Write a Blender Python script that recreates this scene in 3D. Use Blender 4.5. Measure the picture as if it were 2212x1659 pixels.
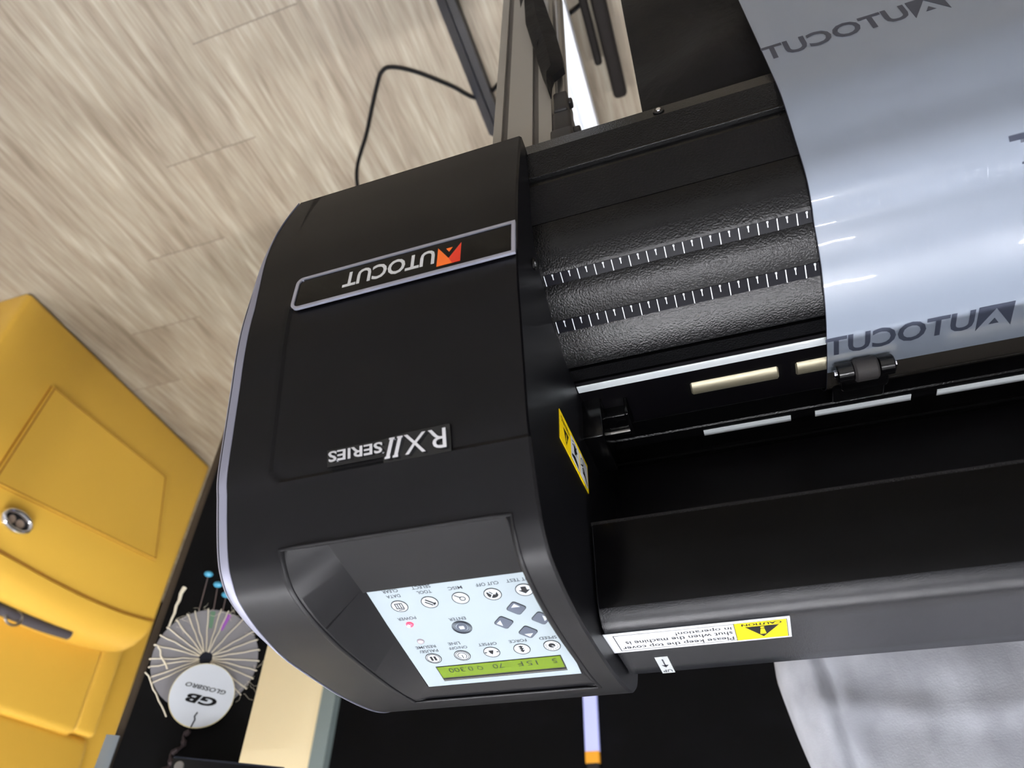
import bpy, bmesh, math, random
from mathutils import Vector, Matrix
random.seed(5)
for o in list(bpy.data.objects): bpy.data.objects.remove(o)
S = bpy.context.scene
COL = S.collection
FZ = 900.0                      # millimetres between the floor and the first ruler on the cutter bed


def W(p):                       # machine millimetres (z = 0 at the ruler) -> world metres (z = 0 at the floor)
    return Vector((p[0] * .001, p[1] * .001, (p[2] + FZ) * .001))


# ------------------------------------------------------------------ camera
cd = bpy.data.cameras.new('camera')
cam = bpy.data.objects.new('camera', cd)
COL.objects.link(cam)
R = ((-0.94431177, 0.1957913, 0.26446371), (0.32828177, 0.61552832, 0.71648864), (-0.02250266, 0.76340727, -0.64552535))
M = Matrix.Identity(4)
for i in range(3):
    M[i][0] = R[i][0]; M[i][1] = -R[i][1]; M[i][2] = -R[i][2]
CP = (-79.1, -262.73, 307.0)
M.translation = W(CP)
cam.matrix_world = M
cd.sensor_width = 36.0
cd.lens = 1500.0 / 2212.0 * 36.0
cd.clip_start = .02
cd.dof.use_dof = True
cd.dof.focus_distance = .44
cd.dof.aperture_fstop = 9.0
S.camera = cam

# ------------------------------------------------------------------ world, view
wd = bpy.data.worlds.new('world'); S.world = wd
wd.use_nodes = True
bg = wd.node_tree.nodes['Background']
bg.inputs[0].default_value = (.9, .95, 1, 1)
bg.inputs[1].default_value = .15
S.view_settings.view_transform = 'Standard'
S.view_settings.look = 'None'
S.view_settings.gamma = 1.0
S.view_settings.use_curve_mapping = False
S.view_settings.exposure = 0.9
LAMP = 105.0                     # ceiling tube strength


# ------------------------------------------------------------------ materials
def lin(c):
    return tuple(((v / 255) / 12.92 if v / 255 <= .04045 else ((v / 255 + .055) / 1.055) ** 2.4) for v in c) + (1,)


MATS = {}


def mat(name, col, rough=.5, metal=0, spec=.5, coat=0, bump=None, emit=None, trans=0, alpha=1, aniso=0):
    m = bpy.data.materials.new(name)
    m.use_nodes = True
    nt = m.node_tree
    b = nt.nodes['Principled BSDF']
    b.inputs['Base Color'].default_value = lin(col)
    b.inputs['Roughness'].default_value = rough
    b.inputs['Metallic'].default_value = metal
    b.inputs['Specular IOR Level'].default_value = spec
    b.inputs['Coat Weight'].default_value = coat
    b.inputs['Coat Roughness'].default_value = .06
    b.inputs['Transmission Weight'].default_value = trans
    b.inputs['Alpha'].default_value = alpha
    if emit:
        b.inputs['Emission Color'].default_value = lin(emit[0])
        b.inputs['Emission Strength'].default_value = emit[1]
    if bump:
        sc, st, dist = bump[:3]
        tc = nt.nodes.new('ShaderNodeTexCoord')
        nz = nt.nodes.new('ShaderNodeTexNoise'); nz.inputs['Scale'].default_value = sc
        nz.inputs['Detail'].default_value = bump[3] if len(bump) > 3 else 2
        bp = nt.nodes.new('ShaderNodeBump'); bp.inputs['Strength'].default_value = st
        bp.inputs['Distance'].default_value = dist
        nt.links.new(tc.outputs['Object'], nz.inputs['Vector'])
        nt.links.new(nz.outputs[0], bp.inputs['Height'])
        nt.links.new(bp.outputs[0], b.inputs['Normal'])
    MATS[name] = m
    return m


def mix_noise(m, colA, colB, scale, stretch=(1, 1, 1), lo=.4, hi=.6, detail=4, rough=None):
    nt = m.node_tree
    b = nt.nodes['Principled BSDF']
    tc = nt.nodes.new('ShaderNodeTexCoord')
    mp = nt.nodes.new('ShaderNodeMapping'); mp.inputs['Scale'].default_value = stretch
    nz = nt.nodes.new('ShaderNodeTexNoise'); nz.inputs['Scale'].default_value = scale
    nz.inputs['Detail'].default_value = detail
    cr = nt.nodes.new('ShaderNodeValToRGB')
    cr.color_ramp.elements[0].position = lo; cr.color_ramp.elements[0].color = lin(colA)
    cr.color_ramp.elements[1].position = hi; cr.color_ramp.elements[1].color = lin(colB)
    nt.links.new(tc.outputs['Object'], mp.inputs[0])
    nt.links.new(mp.outputs[0], nz.inputs['Vector'])
    nt.links.new(nz.outputs[0], cr.inputs[0])
    nt.links.new(cr.outputs[0], b.inputs['Base Color'])
    return m


PLAST = mat('black_plastic', (6, 6, 9), .4, spec=.21, bump=(2600, .1, .0004))
PLAST_D = mat('black_plastic_gloss', (6, 6, 7), .2, spec=.4)
COVER = mat('cover_paint', (19, 20, 24), .27, spec=.3, bump=(1800, .3, .0005))
SILVER = mat('silver_paint', (140, 142, 158), .4, metal=.5)
BED = mat('bed_enamel', (6, 6, 7), .26, spec=.24, bump=(1000, .5, .00035, 1.5))
BEDF = mat('bed_front_enamel', (8, 9, 13), .5, spec=.2, bump=(700, .5, .001, 2))
DARK = mat('interior_black', (4, 4, 5), .5, spec=.3)
ANOD = mat('black_anodised', (7, 6, 9), .36, spec=.25)
VISOR = mat('smoked_visor', (3, 3, 4), .16, spec=.12)
TAPE = mat('ruler_black', (8, 8, 15), .2, spec=.2)
WHITE = mat('white_print', (225, 228, 232), .4)
STRIPW = mat('white_strip', (238, 246, 250), .45)
GRIT = mat('grit_metal', (182, 176, 152), .42, metal=.7, bump=(3000, .2, .0003))
STEEL = mat('steel', (150, 148, 145), .3, metal=.9)
CHROME = mat('chrome', (225, 228, 235), .12, metal=1)
RUBBER = mat('grey_rubber', (52, 50, 50), .6, spec=.3)
GLOSSB = mat('badge_gloss', (3, 3, 4), .07, spec=.22)
FRAME = mat('badge_frame', (170, 173, 190), .25, metal=.6)
LETTER = mat('badge_letter', (190, 192, 192), .4)
ORANGE = mat('emblem_orange', (232, 105, 28), .3)
RED = mat('emblem_red', (206, 48, 24), .3)
LABEL = mat('keypad_film', (134, 145, 150), .4, spec=.25)
INK = mat('ink', (8, 8, 12), .5, spec=.2)
INKG = mat('ink_grey', (30, 33, 42), .5, spec=.2)
SLATE = mat('slate_key', (62, 70, 84), .35)
KEYW = mat('key_white', (168, 174, 178), .35)
LCD = mat('lcd_green', (84, 108, 6), .25, coat=.2, emit=((110, 150, 0), .03))
LCDINK = mat('lcd_ink', (30, 46, 6), .5, spec=.2)
LEDR = mat('led_red', (255, 70, 90), .3, emit=((255, 30, 60), 1.4))
LEDW = mat('led_core', (255, 225, 230), .3, emit=((255, 215, 225), 6.0))
LEDOFF = mat('led_clear', (150, 142, 150), .2, coat=1)
YELLOW = mat('sticker_yellow', (200, 186, 12), .6, spec=.15)
YELLOW2 = mat('warning_yellow', (222, 190, 4), .55, spec=.2)
STICKW = mat('sticker_white', (186, 190, 193), .6, spec=.15)
STICKC = mat('sticker_clear', (146, 150, 150), .5, spec=.2)
PRINTF = mat('film_print', (52, 57, 70), .4, spec=.3)
ALU = mat('aluminium', (150, 147, 140), .45, metal=.55)
SLOT = mat('profile_slot', (84, 79, 74), .6)
ALUW = mat('foot_aluminium_lit', (222, 226, 232), .45)  # aluminium foot, its bright overhead reflection put into the colour
BARG = mat('bar_top', (48, 51, 60), .45, metal=.3)
BARB = mat('bar_side', (16, 14, 16), .5)
CORD = mat('cord_rubber', (4, 4, 6), .4, spec=.2)
CLOTH = mat('black_cloth', (5, 5, 8), .6, spec=.2, bump=(30, .6, .004, 5))
LEATH = mat('yellow_leather', (216, 172, 66), .42, spec=.4, bump=(260, .15, .0006, 4))
LEATHD = mat('yellow_leather_seam', (150, 96, 16), .6)
STRAP = mat('dark_strap', (66, 62, 66), .75, bump=(500, .4, .001))
POST = mat('post_black', (4, 4, 5), .6, spec=.12)
POSTB = mat('post_brown_edge', (52, 40, 24), .6)
WALLB = mat('wall_black', (14, 12, 16), .8, spec=.1)
mix_noise(WALLB, (3, 3, 4), (9, 9, 12), 5, (1, 1, 1.6), .5, .75, 6)
CREAM = mat('cream_panel', (246, 232, 190), .5)
WALLW = mat('wall_light', (214, 212, 210), .8)
CEIL = mat('ceiling_white', (214, 216, 218), .85)
TEAL = mat('teal_trim', (120, 134, 134), .6)
TUBEM = mat('lamp_tube', (255, 255, 255), .4, emit=((250, 250, 255), LAMP))
STRIPL = mat('lilac_light', (150, 155, 200), .4, emit=((176, 182, 244), .34))
AMBER = mat('amber_end', (214, 150, 40), .4, emit=((214, 140, 40), .1))
THREAD = mat('white_thread', (214, 206, 184), .85)
TAGW = mat('tag_card', (206, 213, 220), .55)
TAGE = mat('tag_edge', (208, 196, 150), .6)
BRAID = mat('dark_braid', (44, 32, 34), .8)
PINB = mat('blue_bead', (70, 150, 180), .35)
PINS = mat('pin_stem', (98, 84, 80), .5)
CLEARP = mat('clear_plastic', (150, 160, 165), .2, trans=.5)

# clear disc with a faint rainbow sheen
DISC = mat('clear_disc', (176, 176, 182), .25, metal=.2, coat=1)
nt = DISC.node_tree; b = nt.nodes['Principled BSDF']
tr = nt.nodes.new('ShaderNodeBsdfTransparent'); mx = nt.nodes.new('ShaderNodeMixShader'); mx.inputs[0].default_value = .62
nt.links.new(tr.outputs[0], mx.inputs[1]); nt.links.new(b.outputs[0], mx.inputs[2])
nt.links.new(mx.outputs[0], nt.nodes['Material Output'].inputs[0])
DISCV = mat('disc_violet', (150, 84, 178), .25, coat=1)
DISCG = mat('disc_green', (92, 130, 104), .25, coat=1)


mat('shade_brown', (24, 20, 18), .7, spec=.2)  # colour of the shadow stripes under the machine
mat('belt_black', (30, 29, 30), .7, spec=.2)
mat('centre_beige', (150, 132, 116), .4)


def film_mat(name, col, fac, rough, bumpst, coat=.8):
    m = mat(name, col, rough, coat=coat, spec=.6)
    nt = m.node_tree; b = nt.nodes['Principled BSDF']
    b.inputs['Coat Roughness'].default_value = .035
    tc = nt.nodes.new('ShaderNodeTexCoord')
    mp = nt.nodes.new('ShaderNodeMapping'); mp.inputs['Scale'].default_value = (1, .35, .35)
    nz = nt.nodes.new('ShaderNodeTexNoise'); nz.inputs['Scale'].default_value = 60; nz.inputs['Detail'].default_value = 1
    bp = nt.nodes.new('ShaderNodeBump'); bp.inputs['Strength'].default_value = bumpst; bp.inputs['Distance'].default_value = .003
    nt.links.new(tc.outputs['Object'], mp.inputs[0]); nt.links.new(mp.outputs[0], nz.inputs['Vector'])
    nt.links.new(nz.outputs[0], bp.inputs['Height'])
    nt.links.new(bp.outputs[0], b.inputs['Coat Normal'])
    tr = nt.nodes.new('ShaderNodeBsdfTransparent'); mx = nt.nodes.new('ShaderNodeMixShader'); mx.inputs[0].default_value = fac
    nt.links.new(tr.outputs[0], mx.inputs[1]); nt.links.new(b.outputs[0], mx.inputs[2])
    nt.links.new(mx.outputs[0], nt.nodes['Material Output'].inputs[0])
    return m


FILM = film_mat('milky_film', (142, 152, 167), .7, .3, .12, .55)
FILMC = film_mat('clear_film', (96, 90, 82), .28, .18, .1)

# grey soft fabric
GREY = mat('grey_fabric', (170, 174, 180), .9, bump=(600, .3, .0006, 3), spec=.1)
mix_noise(GREY, (146, 149, 156), (188, 192, 200), 11, (1, 1, .8), .36, .62, 8)

# planked floor: planks run along y, 207 mm wide, end joints step by 179 mm
FLOOR = mat('wood_floor', (190, 176, 154), .42, spec=.4)


def floor_nodes():
    nt = FLOOR.node_tree; b = nt.nodes['Principled BSDF']; L = nt.links.new
    def N(t, **k):
        n = nt.nodes.new(t)
        for a, v in k.items(): setattr(n, a, v)
        return n
    def mth(op, a, b_=None, c=None):
        n = N('ShaderNodeMath', operation=op)
        for i, v in enumerate((a, b_, c)):
            if v is None: continue
            if isinstance(v, (int, float)): n.inputs[i].default_value = v
            else: L(v, n.inputs[i])
        return n.outputs[0]
    tc = N('ShaderNodeTexCoord'); sp = N('ShaderNodeSeparateXYZ'); L(tc.outputs['Object'], sp.inputs[0])
    x = mth('DIVIDE', mth('SUBTRACT', sp.outputs[0], .434), .2085)
    ix = mth('FLOOR', x); fx = mth('SUBTRACT', x, ix)
    y = mth('DIVIDE', mth('SUBTRACT', mth('SUBTRACT', sp.outputs[1], .054), mth('MULTIPLY', ix, .183)), 1.22)
    iy = mth('FLOOR', y); fy = mth('SUBTRACT', y, iy)
    cmb = N('ShaderNodeCombineXYZ'); L(ix, cmb.inputs[0]); L(iy, cmb.inputs[1])
    wn = N('ShaderNodeTexWhiteNoise', noise_dimensions='3D'); L(cmb.outputs[0], wn.inputs['Vector'])
    # grain, shifted per plank
    sh = N('ShaderNodeVectorMath', operation='MULTIPLY_ADD'); L(wn.outputs['Color'], sh.inputs[0])
    sh.inputs[1].default_value = (9, 9, 9); L(tc.outputs['Object'], sh.inputs[2])
    def grain(sx, sy, scale, detail, dist):
        mp = N('ShaderNodeMapping'); mp.inputs['Scale'].default_value = (sx, sy, 1); L(sh.outputs[0], mp.inputs[0])
        n = N('ShaderNodeTexNoise'); n.inputs['Scale'].default_value = scale; n.inputs['Detail'].default_value = detail
        n.inputs['Distortion'].default_value = dist; L(mp.outputs[0], n.inputs['Vector']); return n.outputs[0]
    g1 = grain(1, .09, 62, 5, .7); g2 = grain(1, .06, 240, 3, .3); g3 = grain(1, .25, 9, 3, .8)
    def ramp(v, stops):
        c = N('ShaderNodeValToRGB'); e = c.color_ramp.elements
        e[0].position, e[0].color = stops[0][0], lin(stops[0][1])
        e[1].position, e[1].color = stops[-1][0], lin(stops[-1][1])
        for p, col in stops[1:-1]:
            q = e.new(p); q.color = lin(col)
        L(v, c.inputs[0]); return c.outputs[0]
    c1 = ramp(g1, [(.28, (136, 124, 108)), (.44, (154, 144, 128)), (.56, (164, 156, 140)), (.72, (183, 176, 160))])
    def mixc(fac, a, b_, bt='MIX'):
        n = N('ShaderNodeMix', data_type='RGBA', blend_type=bt)
        if isinstance(fac, (int, float)): n.inputs[0].default_value = fac
        else: L(fac, n.inputs[0])
        L(a, n.inputs[6]) if not isinstance(a, tuple) else setattr(n.inputs[6], 'default_value', a)
        L(b_, n.inputs[7]) if not isinstance(b_, tuple) else setattr(n.inputs[7], 'default_value', b_)
        return n.outputs[2]
    c2 = mixc(.4, c1, ramp(g2, [(.3, (176, 168, 158)), (.7, (255, 255, 250))]), 'MULTIPLY')
    c3 = mixc(.45, c2, ramp(g3, [(.35, (196, 186, 176)), (.6, (255, 255, 255))]), 'MULTIPLY')
    c4 = mixc(.25, c3, ramp(wn.outputs['Value'], [(0, (190, 184, 178)), (1, (255, 252, 246))]), 'MULTIPLY')
    ex = mth('MINIMUM', fx, mth('SUBTRACT', 1, fx)); ey = mth('MINIMUM', fy, mth('SUBTRACT', 1, fy))
    jx = mth('LESS_THAN', ex, .004); jy = mth('LESS_THAN', ey, .0011)
    c5 = mixc(mth('MULTIPLY', jx, .22), c4, lin((120, 106, 92)))
    c6 = mixc(mth('MULTIPLY', jy, .62), c5, lin((92, 80, 70)))
    L(c6, b.inputs['Base Color'])
    bp = N('ShaderNodeBump'); bp.inputs['Strength'].default_value = .25; bp.inputs['Distance'].default_value = .001
    L(g1, bp.inputs['Height']); L(bp.outputs[0], b.inputs['Normal'])


floor_nodes()


# ------------------------------------------------------------------ mesh helpers (millimetres)
class MB:
    def __init__(s): s.v = []; s.f = []; s.m = []

    def add(s, vs, fs, m=0):
        k = len(s.v); s.v += [tuple(p) for p in vs]
        s.f += [tuple(i + k for i in f) for f in fs]; s.m += [m] * len(fs); return s

    def box(s, x0, x1, y0, y1, z0, z1, m=0):
        vs = [(x, y, z) for x in (x0, x1) for y in (y0, y1) for z in (z0, z1)]
        return s.add(vs, [(0, 1, 3, 2), (4, 6, 7, 5), (0, 4, 5, 1), (2, 3, 7, 6), (0, 2, 6, 4), (1, 5, 7, 3)], m)

    def bbox(s, x0, x1, y0, y1, z0, z1, r=1.5, m=0):    # bevelled box
        bm = bmesh.new()
        bmesh.ops.create_cube(bm, size=1)
        for v in bm.verts:
            v.co = Vector(((x0 + x1) / 2 + v.co.x * abs(x1 - x0), (y0 + y1) / 2 + v.co.y * abs(y1 - y0), (z0 + z1) / 2 + v.co.z * abs(z1 - z0)))
        bmesh.ops.bevel(bm, geom=bm.edges[:], offset=r, segments=3, affect='EDGES', profile=.5)
        bm.verts.index_update()
        s.add([v.co[:] for v in bm.verts], [[v.index for v in f.verts] for f in bm.faces], m); bm.free(); return s

    def prism(s, prof, x0, x1, m=0):                    # closed (y, z) outline swept along x
        n = len(prof)
        vs = [(x0, y, z) for y, z in prof] + [(x1, y, z) for y, z in prof]
        fs = [(i, (i + 1) % n, n + (i + 1) % n, n + i) for i in range(n)] + [tuple(range(n)), tuple(range(2 * n - 1, n - 1, -1))]
        return s.add(vs, fs, m)

    def grid(s, rows, m=0, closed=False, cap=False):
        nr, nc = len(rows), len(rows[0])
        fs = []
        for i in range(nr - 1):
            for j in range(nc if closed else nc - 1):
                a = i * nc + j; b_ = i * nc + (j + 1) % nc
                fs.append((a, b_, b_ + nc, a + nc))
        if cap: fs += [tuple(range(nc)), tuple(range((nr - 1) * nc, nr * nc))[::-1]]
        return s.add([p for r in rows for p in r], fs, m)

    def tube(s, pts, r, n=10, m=0, cap=True):
        pts = [Vector(p) for p in pts]; rows = []
        rr = r if isinstance(r, (list, tuple)) else [r] * len(pts)
        up = None
        for i, p in enumerate(pts):
            d = (pts[min(i + 1, len(pts) - 1)] - pts[max(i - 1, 0)]).normalized()
            if up is None:
                up = Vector((0, 0, 1)) if abs(d.z) < .9 else Vector((1, 0, 0))
            a = d.cross(up).normalized(); up = a.cross(d).normalized()
            rows.append([p + (a * math.cos(t) + up * math.sin(t)) * rr[i] for t in [2 * math.pi * k / n for k in range(n)]])
        return s.grid(rows, m, True, cap)

    def cyl(s, c, ax, r, h, n=28, m=0, bev=0):          # centred at c along ax
        c = Vector(c); ax = Vector(ax).normalized()
        if bev:
            pts = [c - ax * h / 2, c - ax * (h / 2 - bev), c + ax * (h / 2 - bev), c + ax * h / 2]
            return s._rev(pts, [r - bev, r, r, r - bev], ax, n, m)
        return s._rev([c - ax * h / 2, c + ax * h / 2], [r, r], ax, n, m)

    def _rev(s, pts, rr, ax, n, m):
        up = Vector((0, 0, 1)) if abs(ax.z) < .9 else Vector((1, 0, 0))
        a = ax.cross(up).normalized(); b_ = a.cross(ax)
        rows = [[p + (a * math.cos(t) + b_ * math.sin(t)) * r for t in [2 * math.pi * k / n for k in range(n)]] for p, r in zip(pts, rr)]
        return s.grid(rows, m, True, True)

    def slab(s, pts, surf, h0, h1, m=0):                # 2-D outline laid on a surface
        n = len(pts)
        vs = [surf(u, v, h1) for u, v in pts] + [surf(u, v, h0) for u, v in pts]
        return s.add(vs, [tuple(range(n))] + [(i, i + n, (i + 1) % n + n, (i + 1) % n) for i in range(n)], m)

    def ring(s, outer, inner, surf, h0, h1, m=0):
        n = len(outer)
        rows = [[surf(u, v, h0) for u, v in outer], [surf(u, v, h1) for u, v in outer], [surf(u, v, h1) for u, v in inner], [surf(u, v, h0) for u, v in inner]]
        return s.grid(rows, m, True)

    def stroke(s, pts, w, surf, h, m=0):
        for (a, b_) in zip(pts, pts[1:]):
            a = Vector(a); b_ = Vector(b_); d = (b_ - a)
            if d.length < 1e-6: continue
            d.normalize(); q = Vector((-d.y, d.x)) * w / 2; e = d * w * .2
            s.slab([a - e + q, a - e - q, b_ + e - q, b_ + e + q], surf, h - .05, h, m)
        return s

    def build(s, name, mats, parent=None, smooth=32, recalc=True):
        me = bpy.data.meshes.new(name)
        off = Vector((0, 0, 0)) if parent is None else parent.matrix_world.translation
        me.from_pydata([W(p) - off for p in s.v], [], s.f)
        for mm in (mats if isinstance(mats, (list, tuple)) else [mats]): me.materials.append(mm)
        me.polygons.foreach_set('material_index', s.m)
        bm = bmesh.new(); bm.from_mesh(me)
        if recalc: bmesh.ops.recalc_face_normals(bm, faces=bm.faces)
        bm.to_mesh(me); bm.free()
        me.polygons.foreach_set('use_smooth', [True] * len(me.polygons))
        me.set_sharp_from_angle(angle=math.radians(smooth))
        me.update()
        o = bpy.data.objects.new(name, me); COL.objects.link(o)
        if parent is not None:
            o.parent = parent
            if parent.type == 'MESH':
                pass
        return o


def thing(name, label, cat, loc, group=None):
    o = bpy.data.objects.new(name, None); COL.objects.link(o)
    o.empty_display_size = .02
    o.location = W(loc); bpy.context.view_layer.update()
    o['label'] = label; o['category'] = cat
    if group: o['group'] = group
    return o


def tag(o, label, cat, group=None):
    o['label'] = label; o['category'] = cat
    if group: o['group'] = group
    return o


def struct(o): o['kind'] = 'structure'; return o


def sub(mb, name, mats, part, **k):                     # a sub-part under a part that is itself a mesh
    root = part
    o = mb.build(name, mats, None, **k)
    # the part's mesh is stored relative to its own thing, so shift this one the same way
    w = part.matrix_world.translation.copy()
    p = part
    w = Vector((0, 0, 0))
    while p is not None:
        w += p.location; p = p.parent
    for v in o.data.vertices: v.co -= w
    o.parent = part
    return o


def text(s, u0, u1, v0, v1, surf, mb, h=.06, bold=0.0, m=0, shear=0, flipv=False, ext=0, keep=False):
    cu = bpy.data.curves.new('t', 'FONT'); cu.body = s; cu.size = 1; cu.offset = bold; cu.shear = shear
    cu.resolution_u = 3; cu.fill_mode = 'BOTH' if ext else 'FRONT'
    if ext: cu.extrude = .5
    ob = bpy.data.objects.new('t', cu); COL.objects.link(ob)
    dg = bpy.context.evaluated_depsgraph_get(); dg.update()
    me = ob.evaluated_get(dg).to_mesh()
    vs = [v.co.copy() for v in me.vertices]; fs = [tuple(p.vertices) for p in me.polygons]
    ob.evaluated_get(dg).to_mesh_clear(); bpy.data.objects.remove(ob); bpy.data.curves.remove(cu)
    ax, bx = min(v.x for v in vs), max(v.x for v in vs); ay, by = min(v.y for v in vs), max(v.y for v in vs)
    out = []
    for v in vs:
        a = (v.x - ax) / (bx - ax); b_ = (v.y - ay) / (by - ay)
        if flipv: b_ = 1 - b_
        hh = h if not ext else h + ext * (v.z + .5)
        out.append(surf(u0 + a * (u1 - u0), v0 + b_ * (v1 - v0), hh))
    mb.add(out, fs, m)
    return mb


def rrect(u0, u1, v0, v1, r, n=5, corners=(1, 1, 1, 1)):   # corners: (u0v0, u1v0, u1v1, u0v1)
    P = []
    for k, (cu, cv, a0) in enumerate(((u0, v0, 180), (u1, v0, 270), (u1, v1, 0), (u0, v1, 90))):
        rr = r if corners[k] else .05
        du = rr if cu == u0 else -rr; dv = rr if cv == v0 else -rr
        for i in range(n + 1):
            a = math.radians(a0 + 90 * i / n)
            P.append((cu + du + rr * math.cos(a), cv + dv + rr * math.sin(a)))
    return P


def circ(cu, cv, r, n=28, a0=0, a1=360):
    return [(cu + r * math.cos(math.radians(a0 + (a1 - a0) * i / n)), cv + r * math.sin(math.radians(a0 + (a1 - a0) * i / n))) for i in range(n if a1 - a0 == 360 else n + 1)]


def interp(P, v, k=1):                                  # P list of (y,z); given z -> y
    if v <= P[0][k]: a, b_ = P[0], P[1]
    elif v >= P[-1][k]: a, b_ = P[-2], P[-1]
    else:
        for a, b_ in zip(P, P[1:]):
            if a[k] <= v <= b_[k]: break
    t = (v - a[k]) / (b_[k] - a[k])
    return a[1 - k] + t * (b_[1 - k] - a[1 - k]), a, b_


def catmull(P, step):
    out = []
    Q = [P[0]] + list(P) + [P[-1]]
    for i in range(1, len(Q) - 2):
        p0, p1, p2, p3 = [Vector(q) for q in Q[i - 1:i + 3]]
        n = max(1, int((p2 - p1).length / step))
        for k in range(n):
            t = k / n
            out.append(tuple(.5 * ((2 * p1) + (p2 - p0) * t + (2 * p0 - 5 * p1 + 4 * p2 - p3) * t * t + (3 * p1 - p0 - 3 * p2 + p3) * t ** 3)))
    out.append(tuple(P[-1])); return out


# ================================================================== THE ROOM
struct(MB().box(-2600, 2700, -2500, 2010, -910, -900).build('floor', FLOOR))
struct(MB().box(-2600, 2700, -2500, 2010, 1720, 1730).build('ceiling', CEIL))
struct(MB().box(-2600, 2700, 2010, 2030, -900, 950).box(-2600, 2700, 2010, 2030, 950, 1720, 1).build('wall_back', [WALLB, WALLW]))  # upper band, out of view, made light to brighten the cutter's reflections
struct(MB().box(-2600, 2700, -2520, -2500, -900, 1720).build('wall_front', WALLW))
struct(MB().box(-2620, -2600, -2500, 2010, -900, 1720).build('wall_left', WALLW))
struct(MB().box(2700, 2720, -2500, 2010, -900, 1720).build('wall_right', WALLW))
d = struct(MB().box(1438, 2250, 1985, 2010, -900, 1150).build('door_1', CREAM))
struct(MB().box(1379, 1437, 1975, 2010, -900, 1150).build('trim_1', TEAL))

# ceiling tubes along x
def ceiling_tube(x0, x1, y, label):
    t = thing('ceiling_tube_light', label, 'lamp', ((x0 + x1) / 2, y, 1600), 'tube lights under the ceiling')
    MB().box(x0 - 10, x1 + 10, y - 30, y + 30, 1640, 1700).build('lamp_housing', WALLW, t)
    MB().cyl(((x0 + x1) / 2, y, 1622), (1, 0, 0), 16, x1 - x0, 16).build('lamp_tube', TUBEM, t)
    for x in (x0 + 200, x1 - 200): MB().cyl((x, y, 1710), (0, 0, 1), 6, 22, 10).build('lamp_hanger', STEEL, t)


for x0, x1, y, lb in ((-560, 260, -917, 'short white ceiling tube light in front of the cutter'), (-540, 1500, 305, 'long white ceiling tube light straight above the cutter'),
                      (-2300, -900, 305, 'added fill tube light under the ceiling, far to the left of the cutter'), (1750, 2500, -400, 'added fill tube light under the ceiling, near the right wall')):  # last two tubes are unseen, added as fill light
    ceiling_tube(x0, x1, y, lb)

# ================================================================== THE CUTTER
cutter = thing('vinyl_cutter', 'black wide-format vinyl cutter with a control panel end cap, on an aluminium stand', 'cutting machine', (0, 100, -900))

# ---- end cap ----
PRO = [(-45.5, -92), (-47.5, -70), (-49, -33), (-48.2, -4), (-46.6, 24), (-43, 46), (-38, 67), (-32.2, 92), (-26.5, 115.7), (-21.5, 127), (-16, 139),
       (-9.6, 151.5), (-3, 160.5), (7, 168), (25, 173.6), (45, 177), (65, 179), (99, 180.6), (130, 181), (163, 179), (185, 174.5), (199, 167), (206, 155), (208, 140)]
FRONTP = [(y, z) for y, z in catmull(PRO[:13], 3)]
SK = catmull(PRO, 1.6)
def nrm(prof, i):
    a = prof[max(i - 1, 0)]; b_ = prof[min(i + 1, len(prof) - 1)]
    d = Vector((b_[0] - a[0], b_[1] - a[1])).normalized()
    return Vector((-d.y, d.x))                          # outward for a profile climbing from the front
SN = [nrm(SK, i) for i in range(len(SK))]
RID = min(range(len(SK)), key=lambda i: abs(SK[i][1] - 152.5) + (0 if SK[i][0] < 20 else 999))
REAR = min(range(len(SK)), key=lambda i: abs(SK[i][0] - 150) + (0 if SK[i][1] > 150 else 999))
HX0, HX1 = 13.6, 132.0
CW = 170.0
def xmax(z):                                            # the outer end tucks in towards the bottom corner
    return CW if z > -20 else CW - 9 * ((-20 - z) / 72) ** 2
GX, GZ0, GZ1 = 137.0, -200, 123.2
def groove(x, z, y):                                    # the front plate sits a little below the surrounding skin
    if z > 140 or y > 20 or z < 20: return 0
    rc = 8
    if x > GX - rc and z > GZ1 - rc: d_ = rc - math.hypot(x - GX + rc, z - GZ1 + rc)
    else: d_ = min(GX - x, GZ1 - z)
    t = max(0.0, min(1.0, d_ / 1.7 + .5))
    return -1.5 * t * t * (3 - 2 * t)
xs = sorted(set([0.0, 1.2] + [3 + 1.6 * i for i in range(100)] + [HX0, HX1, 164.0, 166.0, 168.0, 169.9]))
xs = [x for x in xs if x <= 170.0]
xs = [x for i, x in enumerate(xs) if x in (HX0, HX1, 0.0, 164.0, 1.2, 166.0, 168.0, 169.9) or (min(abs(x - HX0), abs(x - HX1), abs(x - 164)) > .7)]
cap = MB()
rows = []
for i, (y, z) in enumerate(SK):
    r = []
    for x in xs:
        g = groove(x, z, y)
        if x == 0: g -= 1.2
        if x > 169: g -= 2.0
        n = SN[i]
        r.append((x * xmax(z) / CW if x > 150 else x, y + n.x * g, z + n.y * g))
    rows.append(r)
nc = len(xs); ih0 = xs.index(HX0); ih1 = xs.index(HX1)
fs = []
for i in range(len(rows) - 1):
    for j in range(nc - 1):
        if RID <= i < REAR and ih0 <= j < ih1: continue
        a = i * nc + j; fs.append((a, a + 1, a + nc + 1, a + nc))
cap.add([p for r in rows for p in r], fs)
# inner side, back and underside
side = [(y - SN[i].x * 1.2, z - SN[i].y * 1.2) for i, (y, z) in enumerate(SK)]
tail = [(206, -60), (198, -92)]
cap.add([(0, y, z) for y, z in side + tail], [tuple(range(len(side) + 2))])
cap.add([(0, 207, 140), (164, 208, 140), (0, 206, -60), (164, 206, -60), (0, 198, -92), (164, 198, -92), (0, -44, -92), (164, -44, -92)], [(0, 1, 3, 2), (2, 3, 5, 4), (4, 5, 7, 6)])
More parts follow.
